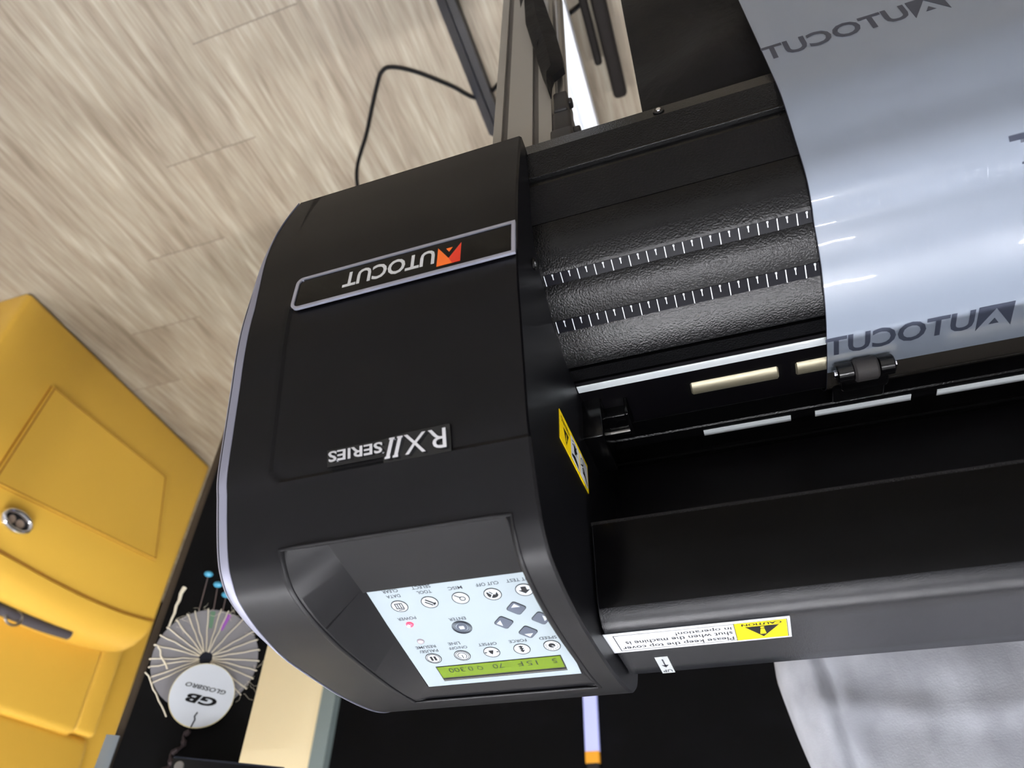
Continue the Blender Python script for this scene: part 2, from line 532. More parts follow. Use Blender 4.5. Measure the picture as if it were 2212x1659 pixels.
# recess walls
def skin(s): return SK[s]
def floorz(y): return 150.0 + (y + 4) / 42 * 7.2 if y < 38 else 155.9 + (y - 41) * math.tan(math.radians(14.6))
NS = REAR - RID
def frac(i): return (i - RID) / NS
L0, L1, L2 = [], [], []
# right side (x = HX0), front to back
for i in range(RID, REAR + 1, 1):
    y, z = skin(i); t = frac(i); yf = -3 + t * 131
    L0.append((HX0, y, z)); L1.append((HX0 + 2.0, y + 1.6 * (1 - 2 * t), z - .9)); L2.append((18.5, yf, floorz(yf)))
for j in range(1, 12):                                  # rear
    x = HX0 + (HX1 - HX0) * j / 12; y, z = skin(REAR)
    L0.append((x, y, z)); L1.append((x, y - 1.6, z - 1.0)); L2.append((18.5 + (113 - 18.5) * j / 12, 130.5, floorz(128) - 1.5))
for i in range(REAR, RID - 1, -1):                      # outer side
    y, z = skin(i); t = frac(i); yf = -3 + t * 131
    L0.append((HX1, y, z)); L1.append((HX1 - 2.6, y + 1.6 * (1 - 2 * t), z - .5)); L2.append((110.5 + 2.5 * t, yf, floorz(yf)))
for j in range(11, 0, -1):                              # front ridge
    x = HX0 + (HX1 - HX0) * j / 12; y, z = skin(RID)
    L0.append((x, y, z)); L1.append((x, y + 2.6, z - .1)); L2.append((18.5 + (110.5 - 18.5) * j / 12, -3, floorz(-3)))
cap.grid([L0, L1, L2], 0, True)
bead = [p for p in L0]
def beadrow(k):
    out = []
    for i, p in enumerate(L0):
        q = L1[i]; c = Vector(p); inn = (Vector(q) - c); inn.z = 0
        inn = inn.normalized() if inn.length > 1e-6 else Vector((0, 1, 0))
        a = math.pi * k / 6
        out.append(c - inn * 1.5 * math.cos(a) + inn * .2 + Vector((0, 0, 1)) * (1.05 * math.sin(a) - .15))
    return out
cap.grid([beadrow(k) for k in range(7)], 0, True)
# rear wall lip: a small rolled step just behind the key sheet
cap.add([(18.5, 130.5, floorz(128) - 1.5), (113, 130.5, floorz(128) - 1.5), (113, 128, floorz(128)), (18.5, 128, floorz(128))], [(0, 1, 2, 3)])
# dark sloping plate in front of the key sheet + bed of the sheet
cap.add([(18.5, -3, floorz(-3)), (110.5, -3, floorz(-3)), (111.5, 38.5, floorz(37.9) + .9), (18.5, 38.5, floorz(37.9) + .9), (18.5, 38.5, 153), (111.5, 38.5, 153)], [(0, 1, 2, 3), (3, 2, 5, 4)])
cap.add([(18.5, 38, floorz(38.1) - .3), (111.5, 38, floorz(38.1) - .3), (113, 130, floorz(130) - .3), (18.5, 130, floorz(130) - .3)], [(0, 1, 2, 3)])
capo = cap.build('end_cap', PLAST, cutter, smooth=24, recalc=False)
for p in capo.data.polygons: pass

# ---- silver trim on the outer end ----
trim = MB(); rows = []
SKL = SK + [(206, -60), (198, -92)]
SNL = SN + [Vector((1, 0)), Vector((1, -.3)).normalized()]
def trim_w(z, y):                                       # width of the silver band on the face
    return 8.0 * max(.1, min(1.0, (z + 66) / 80.0)) * (1 if y < 0 or z < 100 else max(.12, 1 - y / 75.0))
for k, ins in ((0, .5), (.04, -.35), (.5, -.3), (.8, .3), (.95, 1.3), (1.0, 3.0)):
    rows.append([(xmax(z) * 1.0 + .2 - trim_w(z, y) * (1 - k), y - SNL[i].x * ins, z - SNL[i].y * ins) for i, (y, z) in enumerate(SKL)])
trim.grid(rows, 0, False)
last = rows[-1]
trim.add(last, [tuple(range(len(last)))])
trim.build('silver_trim', SILVER, cutter, smooth=30)


def sF(u, v, h=0):                                      # on the cap front: u = x, v = z
    y, a, b_ = interp(FRONTP, v)
    d = Vector((b_[0] - a[0], b_[1] - a[1])).normalized()
    return (u, y - d.y * h, v + d.x * h)


# ---- badge ----
bd = MB(); o_ = rrect(.5, 135.5, -1.0, 24.2, 4.5, corners=(0, 0, 1, 1)); o_ = rrect(.6, 135.6, -.6, 24.2, 4.5, corners=(0, 1, 1, 0))
i_ = rrect(2.6, 133.6, 1.1, 22.6, 3.2, corners=(0, 1, 1, 0))
# gloss face follows the curved front: rows in v
rws = []
for k in range(9):
    v = .2 + 23.2 * k / 8
    rws.append([sF(u, v, .9) for u in (1.2, 30, 60, 90, 120, 134.6)])
bd.grid(rws)
face = bd.build('badge', GLOSSB, cutter)
fr = MB()
def dense(P, n=6):
    out = []
    for a, b_ in zip(P, P[1:] + P[:1]):
        for k in range(n): out.append((a[0] + (b_[0] - a[0]) * k / n, a[1] + (b_[1] - a[1]) * k / n))
    return out
fr.ring(dense(o_), dense(i_), sF, 0, 1.7)
sub(fr, 'badge_frame', FRAME, face)
lt = MB()
x = 47.6
for ch, w in zip('UTOCUT', (11.0, 10.2, 13.2, 12.0, 10.6, 10.6)):
    pass
text('UTOCUT', 47.0, 103.5, 5.0, 16.6, sF, lt, 1.0, bold=.022)
sub(lt, 'badge_lettering', LETTER, face)
em = MB()
eu0, eu1, ev0, ev1 = 31.6, 45.3, 5.2, 19.6
def eq(a, b_): return (eu0 + a * (eu1 - eu0), ev0 + b_ * (ev1 - ev0))
em.slab([eq(0, 0), eq(0, 1), eq(.34, 1), eq(.5, .7)], sF, .95, 1.1, 1)
em.slab([eq(.34, 1), eq(1, 1), eq(1, 0), eq(.5, .7)], sF, .95, 1.1, 0)
em.slab([eq(.36, .14), eq(.64, .14), eq(.5, .36)], sF, .95, 1.1, 0)
sub(em, 'emblem', [ORANGE, RED], face)

# ---- raised chrome series logo ----
lg = MB()
pl = [(38, 111.8), (38, 124.2), (73, 124.2), (73, 121.4), (103.5, 121.4), (103.5, 113.4), (74, 113.4), (60, 112.0)]
lg.slab(pl, sF, -2.2, .5)
base = lg.build('series_logo', PLAST_D, cutter)
ch = MB()
text('R', 39.6, 48.6, 113.9, 122.3, sF, ch, .5, bold=.0, ext=1.6)
text('X', 49.8, 61.0, 113.9, 122.5, sF, ch, .5, bold=.0, ext=1.6)
for k in (0, 4.2):
    q = 62.0 + k
    ch.slab([(q, 113.9), (q + 1.9, 113.9), (q + 4.8, 122.7), (q + 2.9, 122.7)], sF, .5, 2.1)
    ch.slab([(q - .5, 113.9), (q + 2.4, 113.9), (q + 2.6, 114.7), (q - .3, 114.7)], sF, .5, 2.2)
    ch.slab([(q + 2.2, 121.9), (q + 5.0, 121.9), (q + 5.3, 122.7), (q + 2.5, 122.7)], sF, .5, 2.2)
text('SERIES', 72.6, 102, 114.7, 119.6, sF, ch, .5, bold=.02, ext=1.3)
sub(ch, 'logo_letters', CHROME, base)
# dust specks? none built

# ---- key sheet ----
CA, SA = math.cos(math.radians(14.6)), math.sin(math.radians(14.6))
def sK(u, v, h=0):                                      # u = x, v = distance up the slope from y = 41
    return (u, 41 + v * CA - h * SA, 155.9 + v * SA + h * CA)
kp = MB(); LX0, LX1 = 18.7, 112.2
kp.slab([(LX0, -3), (LX1, -3), (LX1, 90.2), (LX0, 90.2)], sK, -.2, .25)
panel = kp.build('control_panel', LABEL, cutter)
lcd = MB()
lcd.slab([(25.4, 71.2), (100.2, 71.2), (100.2, 85.6), (25.4, 85.6)], sK, .2, .45, 1)
lcd.slab([(26.0, 71.6), (99.6, 71.6), (99.6, 82.2), (26.0, 82.2)], sK, .4, .6, 0)
lcd.slab([(25.4, 83.9), (99.9, 83.9), (99.9, 84.5), (25.4, 84.5)], sK, .4, .7, 3)
lx = MB()
for sx, (a, b_) in zip(('5', '15', 'F', '70', 'Q', '0.300'), ((28.5, 31.5), (40, 46.2), (48.5, 51.5), (60, 66.5), (72.5, 76), (78.5, 93.5))):
    text(sx, a, b_, 73.4, 77.6, sK, lcd, .66, m=2)
scr = sub(lcd, 'display_screen', [LCD, DARK, LCDINK, STEEL], panel)

def key(u, v, icon, r=4.75):
    k = MB()
    k.ring(circ(u, v, r), circ(u, v, r - .42), sK, .2, .5, 1)
    k.slab(circ(u, v, r - .4), sK, .2, .42, 0)
    icon(k, u, v)
    sub(k, 'key', [KEYW, INK, INKG, SLATE], panel)
H = .56
def ic_test(k, u, v):
    k.slab([(u - 1.4, v - 2.6), (u + 1.4, v - 2.6), (u + 1.4, v), (u + 3, v), (u, v + 2.7), (u - 3, v), (u - 1.4, v)][::1], sK, .4, H, 1)
def ic_cut(k, u, v):
    k.slab(circ(u, v - .2, 3.1, 14, 20, 160) + [(u - 2.6, v - 1.6), (u - 1.2, v + .6), (u + 1.0, v - 2.2), (u + 3, v - 1.8)], sK, .4, H, 1)
    k.stroke([(u - 2.6, v - 2.2), (u + .2, v + .2), (u + 1.6, v + 2.4)], .55, sK, H + .06, 0)
    k.stroke([(u + .2, v + .2), (u + 2.2, v - 2.6)], .55, sK, H + .06, 0)
def ic_misc(k, u, v):
    k.ring(circ(u - .9, v - .9 + 1.4, 1.7, 18), circ(u - .9, v + .5, 1.25, 18), sK, .4, H, 1)
    k.stroke([(u + .3, v - .7), (u + 2.7, v - 2.7)], .6, sK, H, 1)
def ic_tool(k, u, v):
    k.stroke([(u - 2.8, v + 1.6), (u + 1.6, v - 2.4)], .9, sK, H, 1)
    k.stroke([(u - 1.0, v + 2.4), (u + 2.4, v - .6)], .8, sK, H, 1)
    k.stroke([(u - 3.2, v + .6), (u - 1.8, v + 1.2), (u - 2.0, v + 2.6)], .6, sK, H, 1)
def ic_data(k, u, v):
    for a in (-2, -.7, .7, 2): k.stroke([(u + a, v - 2.2), (u + a, v + 1.7)], .5, sK, H, 1)
    k.stroke([(u - 2.2, v - 2.3), (u + 2.2, v - 2.3)], .5, sK, H, 1); k.stroke([(u - 2.4, v + 1.7), (u + 2.4, v + 1.7)], .5, sK, H, 1)
    k.stroke([(u - 2, v + 2.5), (u + 1.6, v + 3.1)], .5, sK, H, 1)
def ic_pause(k, u, v):
    k.ring(circ(u, v, 3.9), circ(u, v, 3.6), sK, .4, H, 2)
    for a in (-1.1, 1.1): k.slab([(u + a - .65, v - 1.9), (u + a + .65, v - 1.9), (u + a + .65, v + 1.9), (u + a - .65, v + 1.9)], sK, .4, H, 1)
def ic_on(k, u, v):
    k.ring(circ(u, v, 3.9), circ(u, v, 3.6), sK, .4, H, 2)
    k.stroke(circ(u, v, 2.6, 14, 120, 420), .4, sK, H, 2); k.stroke([(u, v - .6), (u, v + 2.4)], .45, sK, H, 1)
def ic_off(k, u, v):
    k.slab([(u - 1.5, v - 1.6), (u + 1.5, v - 1.6), (u + 1.1, v + .6), (u, v + 2), (u - .7, v + .6)], sK, .4, H, 1)
    k.slab([(u - 4, v - .6), (u - 4, v + .6), (u - 2.4, v)], sK, .4, H, 1); k.slab([(u + 4, v + .6), (u + 4, v - .6), (u + 2.4, v)], sK, .4, H, 1)
def ic_force(k, u, v):
    for q in (-2.6, -.8, 1.0): k.slab([(u - 1.4, v + q), (u + 1.4, v + q), (u, v + q + 1.9)][::1], sK, .4, H, 1)
    k.slab([(u - .35, v - 3.1), (u + .35, v - 3.1), (u + .35, v), (u - .35, v)], sK, .4, H, 1)
def ic_speed(k, u, v):
    k.slab(circ(u, v - .3, 1.9), sK, .4, H, 1); k.stroke([(u, v - .3), (u - 1.4, v + 1.0)], .4, sK, H + .06, 0)
    for a in range(-30, 211, 24):
        c, s_ = math.cos(math.radians(a)), math.sin(math.radians(a)); k.stroke([(u + 2.9 * c, v - .3 + 2.9 * s_), (u + 3.7 * c, v - .3 + 3.7 * s_)], .3, sK, H, 2)
for u, v, ic in ((28.1, 14.1, ic_test), (45.3, 14.4, ic_cut), (63, 14.4, ic_misc), (80.7, 14.7, ic_tool), (98.4, 15, ic_data),
                 (98.1, 63.0, ic_pause), (80.4, 62.9, ic_on), (62.6, 62.5, ic_off), (44.9, 62.4, ic_force), (27.6, 62.1, ic_speed)):
    key(u, v, ic)
# enter key
k = MB(); u, v = 71.3, 38.2
k.ring(circ(u, v, 5.6), circ(u, v, 5.25), sK, .2, .5, 2); k.ring(circ(u, v, 4.9), circ(u, v, 4.6), sK, .2, .5, 2)
k.ring(circ(u, v, 4.2, 40), circ(u, v, 3.5, 40), sK, .2, .5, 3); k.slab(circ(u, v, 3.0), sK, .2, .5, 3)
k.slab(rrect(u - 1.4, u + 1.4, v - 1.3, v + 1.3, .3, 2), sK, .4, .6, 0)
sub(k, 'key', [KEYW, INK, INKG, SLATE], panel)
# arrow keys
for (u, v, a) in ((36.8, 27.6, -90), (47.2, 38.0, 0), (26.3, 37.8, 180), (36.8, 48.1, 90)):
    k = MB()
    def rot(p, ang, u=u, v=v):
        c, s_ = math.cos(math.radians(ang)), math.sin(math.radians(ang)); return (u + p[0] * c - p[1] * s_, v + p[0] * s_ + p[1] * c)
    k.slab([rot(p, 45) for p in rrect(-4.2, 4.2, -4.2, 4.2, 1.6, 4)], sK, .2, .5, 1)
    k.slab([rot(p, 45) for p in rrect(-3.9, 3.9, -3.9, 3.9, 1.5, 4)], sK, .3, .6, 3)
    k.slab([rot(p, a) for p in ((1.2, -2.4), (4.0, 0), (1.2, 2.4))], sK, .5, .7, 0)
    sub(k, 'arrow_key', [KEYW, INK, INKG, SLATE], panel)
tx = MB()
def lab(s, u0, u1, v, hh=2.5): text(s, u0, u1, v - hh / 2, v + hh / 2, sK, tx, .3, bold=.014)
lab('CUT TEST', 20.6, 35.2, 6.0); lab('CUT OFF', 39.4, 51.7, 6.2); lab('MISC', 59.2, 67, 6.2); lab('TOOL', 76.4, 84.6, 6.3); lab('DATA', 94.4, 102.4, 6.6)
lab('SELECT', 75.4, 86, 2.2); lab('CLEAR', 94, 103, 2.4)
lab('POWER', 93.4, 104.3, 25.7); lab('ENTER', 66.4, 76.1, 30.8)
lab('RESUME', 92.4, 104.6, 52.0); lab('PAUSE/', 92.6, 104, 56.0); lab('LINE', 77.6, 84.6, 51.5); lab('ON/OFF', 74.8, 85.8, 55.6)
lab('OFFSET', 57.2, 68, 55.1); lab('FORCE', 40, 50, 55); lab('SPEED', 23, 32.8, 55)
sub(tx, 'key_lettering', INKG, panel)
for v, mm, nm in ((30.9, LEDR, 'power_light'), (46.4, LEDOFF, 'status_light')):
    k = MB(); rws = []
    for q in range(6):
        a = q / 5 * math.pi / 2; rws.append([sK(99.2 + 2.2 * math.cos(a) * math.cos(t), v + 2.2 * math.cos(a) * math.sin(t), .25 + 1.3 * math.sin(a)) for t in [2 * math.pi * j / 18 for j in range(18)]])
    k.grid(rws, 0, True, True)
    if mm is LEDR: k.slab(circ(99.5, v - .2, .8, 12), sK, 1.4, 1.75, 1)
    sub(k, nm, [mm, LEDW], panel)

# ---- bed ----
BP = [(60, -96), (-24, -98), (-33.5, -98), (-35.6, -85), (-29.6, -69), (-30, -66.8), (-27.4, -66.4), (-27.6, -63.0), (-27.6, -60.5), (-24.2, -40), (-22, -30), (-19.6, -20.5), (-17.2, -14.5), (-13.5, -9.6), (-7, -4.8), (-5.4, -3.2),
      (1.0, -.8), (2.2, .6), (9, 6.2), (19, 12.3), (26.5, 15.6), (37, 18.9), (46, 21.2), (50.6, 21.8), (51.0, 19), (53.0, 19), (53.3, 22.0), (63.3, 22.0), (63.6, 19.5), (65.2, 19.5), (65.5, 22.0),
      (116, 22.0), (118, 20.5), (119, 9), (134, 9), (135, 20.8), (136, 21.6), (160, 21.6), (162, 19), (177, 18), (177, -96)]
BX0, BX1 = -720, 8
bedtop = BP[9:24]
MB().prism(BP, BX1, BX0).build('cutter_bed', BED, cutter, smooth=28)
# satin front panel of the bed between the lower groove and the ledge
fp = MB(); rws = []
for (y, z) in [(-27.9, -60.2), (-24.5, -40), (-22.2, -29.5)]:
    rws.append([(x, y, z) for x in (0, -360, -719)])
fp.grid(rws).build('front_panel', BEDF, cutter)
def tape(prof, name):
    t = MB(); (y0, z0), (y1, z1) = prof
    L = math.hypot(y1 - y0, z1 - z0); dy, dz = (y1 - y0) / L, (z1 - z0) / L
    def s(u, v, h=0): return (u, y0 + dy * v - dz * h, z0 + dz * v + dy * h)
    t.slab([(-1, .1), (-719, .1), (-719, L - .1), (-1, L - .1)], s, 0, .25, 0)
    for i in range(0, 120):
        x = -1.6 - 5 * i
        ln = (.0, .96) if i % 2 == 0 else (.0, .52)
        w = .42
        t.slab([(x, L * (1 - .97) if i % 2 == 0 else .35), (x - w, L * (1 - .97) if i % 2 == 0 else .35), (x - w, L * (.97 if i % 2 == 0 else .55)), (x, L * (.97 if i % 2 == 0 else .55))], s, .2, .4, 1)
        if i % 2: t.slab([(x + .25, .35), (x - w - .25, .35), (x - w - .25, 1.4), (x + .25, 1.4)], s, .2, .4, 1)
    return t.build(name, [TAPE, WHITE], cutter)
tape(((-5.4, -2.9), (1.2, -.5)), 'ruler_tape')
tape(((18.3, 12.2), (25.4, 15.5)), 'ruler_tape')
def sT(u, v, h=0): return (u, v, 22.0 + h)
MB().slab([(-.5, 68.8), (-719, 68.8), (-719, 75.0), (-.5, 75.0)], sT, -.1, .45).build('cutting_strip', STRIPW, cutter)
tp = MB().slab([(-1, 65.6), (-719, 65.6), (-719, 115.9), (-1, 115.9)], sT, -.05, .06)
tp.build('platen_plate', ANOD, cutter)
# grit rollers in their slots
for x0, x1 in ((-69.2, -122.2), (-132.2, -189), (-214, -267), (-277, -330), (-360, -413), (-423, -476), (-506, -559)):
    g = MB(); xm = (x0 + x1) / 2
    g.cyl((xm, 92.4, 17.9), (1, 0, 0), 7.2, abs(x1 - x0), 36, 0, .9)
    r = g.build('grit_roller', GRIT, cutter)
    sl = MB().ring(rrect(x1 - 2.4, x0 + 2.4, 85.2, 100.2, 1.5, 3), rrect(x1 - .1, x0 + .1, 88.6, 97.0, .5, 3), sT, .02, .12)
    sl.slab(rrect(x1 - 2.4, x0 + 2.4, 85.2, 100.2, 1.5, 3), sT, .02, .09)
    sub(sl, 'roller_slot', DARK, r)
# white alignment bars on the rear plate
ab = MB()
xx = -70.9
for x0, x1 in ((-70.9, -127.7), (-142.9, -200.5), (-215.5, -273), (-288, -345.5), (-360.5, -418), (-433, -490)):
    MB().slab([(x0, 140.2), (x1, 140.2), (x1, 146.0), (x0, 146.0)], lambda u, v, h=0: (u, v, 21.6 + h), -.1, .5).build('alignment_bar', STRIPW, cutter)
# carriage rail, back wall, end block
rail = MB().prism([(176, 18), (176, 66), (168, 70), (168, 88), (178, 92), (178, 112), (205, 112), (205, 18)], 0, -719)
rail.build('carriage_rail', ANOD, cutter)
MB().prism([(163.5, 21.5), (164.5, 22.2), (165.7, 22.2), (167, 21)], 0, -719).build('rail_edge', DARK, cutter)
eb = MB().bbox(-12.5, 2, 84, 126, 20, 52, 1.2).bbox(-27, -11, 96, 118, 14, 30, 1.0)
eb.bbox(-28.5, -26.2, 88, 112, 22, 36, .6)
eb.build('end_block', PLAST_D, cutter)
MB().cyl((-14, 112, 31), (1, 0, 0), 1.2, 26, 10).build('roller_pin', STEEL, cutter)
# belt with fine teeth under the cover lip
bl = MB()
bl.box(-1, -719, 86.4, 87.6, 109.6, 112)
for i in range(0, 300): bl.box(-2 - 2.4 * i, -3.2 - 2.4 * i, 85.6, 86.6, 110.4, 111.4)
bl.build('toothed_belt', MATS['belt_black'], cutter)
# pinch roller
pr = MB().bbox(-153, -184, 99, 133, 9.5, 24, 2).bbox(-155, -182, 93, 108, 20, 36, 3)
pro = pr.build('pinch_roller', PLAST_D, cutter)
px_ = MB()
for x, w in ((-157.4, 9.5), (-179.6, 8.6)):
    px_.cyl((x, 91, 33), (1, 0, 0), 6.0, w, 28, 0, .8)
sub(px_, 'roller_sleeve', PLAST_D, pro)
sub(MB().cyl((-168.6, 91, 33.2), (1, 0, 0), 6.9, 13.2, 30, 0, 1.2), 'rubber_wheel', RUBBER, pro)
for x in (-152.5, -184.2): sub(MB().cyl((x, 91, 33), (1, 0, 0), 2.4, 2, 12), 'axle_clip', CHROME, pro)

# ---- top cover ----
cv = [(86.2, 111.6), (87.2, 130), (88.2, 150), (89.6, 157), (92.6, 162.6), (97, 166.6), (102, 168), (110, 168.2), (160, 168.2), (172, 167.8), (175, 166), (176, 158), (177, 113), (170, 113), (170, 160), (110, 160), (96, 152), (92, 111.6)]
cvs = [cv[0]] + cv[1:]
MB().prism(cvs, -1.5, -719).build('top_cover', COVER, cutter, smooth=50)
vz = MB(); rws = []
for (y, z) in ((85.9, 112), (86.8, 130), (87.7, 149), (88.7, 156.4), (89.9, 159.3)): rws.append([(x, y, z) for x in (-2, -360, -718)])  # top rows run over the nose, their black standing in for shade
vz.grid(rws).build('cover_visor', VISOR, cutter)
def sC(u, v, h=0): return (u, v, 168.3 + h)
st = MB()
st.slab([(-.2, 102.4), (-95.6, 102.4), (-95.6, 131.2), (-.2, 131.2)], sC, 0, .25, 0)
st.ring([(-4.8, 105.6), (-68.2, 105.6), (-68.2, 128.8), (-4.8, 128.8)], [(-5.3, 106.1), (-67.8, 106.1), (-67.8, 128.3), (-5.3, 128.3)], sC, .2, .32, 1)
st.slab([(-68.2, 105.4), (-93.8, 105.4), (-93.8, 129.2), (-68.2, 129.2)], sC, .2, .34, 2)
st.ring([(-67.8, 105.2), (-94.3, 105.2), (-94.3, 129.4), (-67.8, 129.4)], [(-68.2, 105.6), (-93.9, 105.6), (-93.9, 129), (-68.2, 129)], sC, .2, .36, 1)
st.slab([(-90.4, 111.2), (-73, 111.2), (-81.7, 126.6)], sC, .3, .4, 1)
st.slab([(-82.6, 115.4), (-80.8, 115.4), (-80.2, 122.2), (-83.2, 122.2)], sC, .36, .46, 2)
st.slab(circ(-81.7, 113.3, 1.0, 12), sC, .36, .46, 2)
stk = st.build('caution_sticker', [STICKW, INK, YELLOW], cutter)
tt = MB()
text('Please keep the top cover', -66.6, -6.4, 121.0, 127.6, sC, tt, .3, bold=.018)
text('shut when the machine is', -66.6, -9.6, 115.0, 120.4, sC, tt, .3, bold=.018)
text('in operation!', -66.6, -37.5, 107.6, 113.6, sC, tt, .3, bold=.018)
text('CAUTION', -91.6, -71.6, 106.6, 110.2, sC, tt, .4, bold=.045)
sub(tt, 'sticker_lettering', INK, stk)
up = MB().slab([(-20.4, 144), (-27.8, 144), (-27.8, 172.4), (-20.4, 172.4)], sC, 0, .25, 0)
up.stroke([(-24.2, 148), (-24.2, 160)], .8, sC, .35, 1); up.slab([(-26.2, 158), (-22.2, 158), (-24.2, 162)], sC, .25, .35, 1)
text('UP', -26.8, -21.4, 166, 170.4, sC, up, .35, m=1, bold=.01)
up.build('arrow_sticker', [STICKC, INKG], cutter)

# ---- warning sticker on the inner side of the cap ----
def sI(u, v, h=0): return (-h, u, v)
wn = MB()
wn.slab([(26.8, 71), (26.8, 90.2), (88.4, 89.2), (88.4, 69.2)], sI, 0, .3, 0)
wn.slab(rrect(49.5, 67.2, 72.5, 87.6, 1.2, 3), sI, .2, .4, 1); wn.slab(rrect(69.2, 87, 71.8, 87.2, 1.2, 3), sI, .2, .4, 1)
wn.slab([(34, 78.6), (44.6, 78.0), (39.6, 87)], sI, .25, .42, 2); wn.slab([(38.8, 80), (40.2, 80), (40.2, 84.6), (38.8, 84.6)], sI, .4, .5, 0)
def fl(P): return P
text('WARNING', 47.6, 29.6, 73.4, 76.6, sI, wn, .42, m=2)
# pinched hand pictogram, then blade and cut hand pictogram
wn.slab([(51, 85.8), (65, 86.6), (64, 84.6), (58, 82.4), (51, 84.4)], sI, .35, .5, 2)
wn.slab([(56, 80), (58, 82), (60, 79.6), (62.2, 81), (61.4, 78.4), (63.8, 77.4), (61, 76.6), (61.8, 74.4), (59.4, 75.8), (57.8, 73.6), (57.2, 76.4), (54.4, 75.8), (56, 78)], sI, .35, .5, 2)
wn.stroke([(52, 77.4), (56, 76)], .6, sI, .5, 2); wn.stroke([(51.6, 75.2), (55.4, 74)], .6, sI, .5, 2)
wn.ring(circ(73.4, 76.4, 2.7, 16), circ(73.4, 76.4, 2.1, 16), sI, .35, .5, 2); wn.ring(circ(76.4, 81, 2.3, 16), circ(76.4, 81, 1.7, 16), sI, .35, .5, 2)
wn.slab([(76, 79), (79, 80), (85.6, 85.6), (80, 83.4), (76.4, 83)], sI, .35, .5, 2); wn.stroke([(70.6, 80), (73.4, 78.4), (76.6, 77)], .7, sI, .5, 2)
wn.build('warning_sticker', [YELLOW2, STICKW, INK], cutter)
# screws
for (x, y, z, ax, rr) in ((-1, -21, 4, (1, 0, 0), 3.6), (-84, -35.2, -91, (0, 1, 0), 3.4), (-300, -35.2, -91, (0, 1, 0), 3.4)):
    c = MB(); c.cyl((x, y, z), ax, rr, 1.8, 20, 0, .5)
    s_ = c.build('screw', PLAST_D, cutter)
    q = MB().cyl(Vector((x, y, z)) - Vector(ax) * 1.0, ax, rr * .45, .5, 6); sub(q, 'hex_socket', CHROME if x > -90 else DARK, s_)

# ---- stand ----
leg = MB(); y0 = 8.0
def prof_x(x0, x1, y0, y1):                             # slotted outline (x, y)
    P = []
    w = x1 - x0
    for a, b_ in ((x0, y0),): pass
    s1, s2 = x0 + w * .27, x0 + w * .8
    P = [(x0, y0), (s1 - 2.6, y0), (s1 - 2.6, y0 + 5), (s1 + 2.6, y0 + 5), (s1 + 2.6, y0), (s2 - 2.6, y0), (s2 - 2.6, y0 + 5), (s2 + 2.6, y0 + 5), (s2 + 2.6, y0), (x1, y0), (x1, y1), (x0, y1)]
    return P
LP = prof_x(-5.0, 44.0, 10, 70)
leg.add([(x, y, -96) for x, y in LP] + [(x, y, -835) for x, y in LP], [(i, (i + 1) % 12, 12 + (i + 1) % 12, 12 + i) for i in range(12)] + [tuple(range(12)), tuple(range(23, 11, -1))])
leg.build('stand_leg', ALU, cutter, smooth=20)
sg = MB()
for xa in (-5 + 49 * .27, -5 + 49 * .8): sg.box(xa - 2.5, xa + 2.5, 14, 14.8, -834, -98)
sg.build('leg_slot', SLOT, cutter)
ft = MB()
FP = [(13, -835), (13, -877), (58, -877), (58, -835), (40, -835), (40, -839), (34, -839), (34, -835)]
ft.add([(x, -420, z) for x, z in FP] + [(x, 640, z) for x, z in FP], [(i, (i + 1) % 8, 8 + (i + 1) % 8, 8 + i) for i in range(8)] + [tuple(range(8)), tuple(range(15, 7, -1))])
ft.build('stand_foot', ALUW, cutter, smooth=20)
MB().bbox(-48, -24, -380, 366, -890, -866, 8).bbox(-19, -6, -380, 300, -890, -872, 5).build('floor_shade_bars', MATS['shade_brown'], cutter)  # added bars, dark colour standing in for soft shadow stripes on the floor
for y in (-400, 620):
    MB().cyl((35, y, -888), (0, 0, 1), 22, 22, 20, 0, 2).build('foot_pad', BARB, cutter)
# media support rod with clamps, hanging beside the leg
rod = MB().tube([(-13.3, 14, -140), (-13.2, 14, -430)], 5.3, 14)
ro = rod.build('support_rod', STEEL, cutter)
cl = MB().bbox(-19.5, -8, 4, 26, -232, -204, 2).bbox(-22.5, -18, 8, 15, -226, -219, 1.5).bbox(-22, -7, 3, 26, -200, -170, 3).bbox(-27.5, -20, 8, 16, -181, -173, 1.5).bbox(-23, -6, 0, 26, -170, -112, 2)
sub(cl, 'rod_clamp', BARB, ro)
sl = MB()
rws = []
for z, xl, xr in ((-228, -6.6, -5.8), (-244, -7.5, -3.5), (-253, -9.5, -2), (-262, -19, -.2), (-280, -18.5, 2.4), (-306, -16, 5.5), (-334, -13, 9.8), (-366, -8.5, 14.2), (-440, .5, 17)):
    rws.append([(xl, 0, z), ((xl + xr) / 2, -5, z), (xr, -2, z), (xr, 6, z), (xl, 6, z)])
sl.grid(rws, 0, True, True)
sub(sl, 'cloth_sleeve', CLOTH, ro)
for x, zb, zt in ((2.5, -345, -308), (18.5, -440, -400)):
    sub(MB().add([(x - 5, -4, zb), (x + 3, -4, zb), (x + .5, -4, zt), (x - 1, 1, zb)], [(0, 1, 2), (0, 2, 3), (1, 3, 2), (0, 3, 1)]), 'cloth_tip', CLOTH, ro)
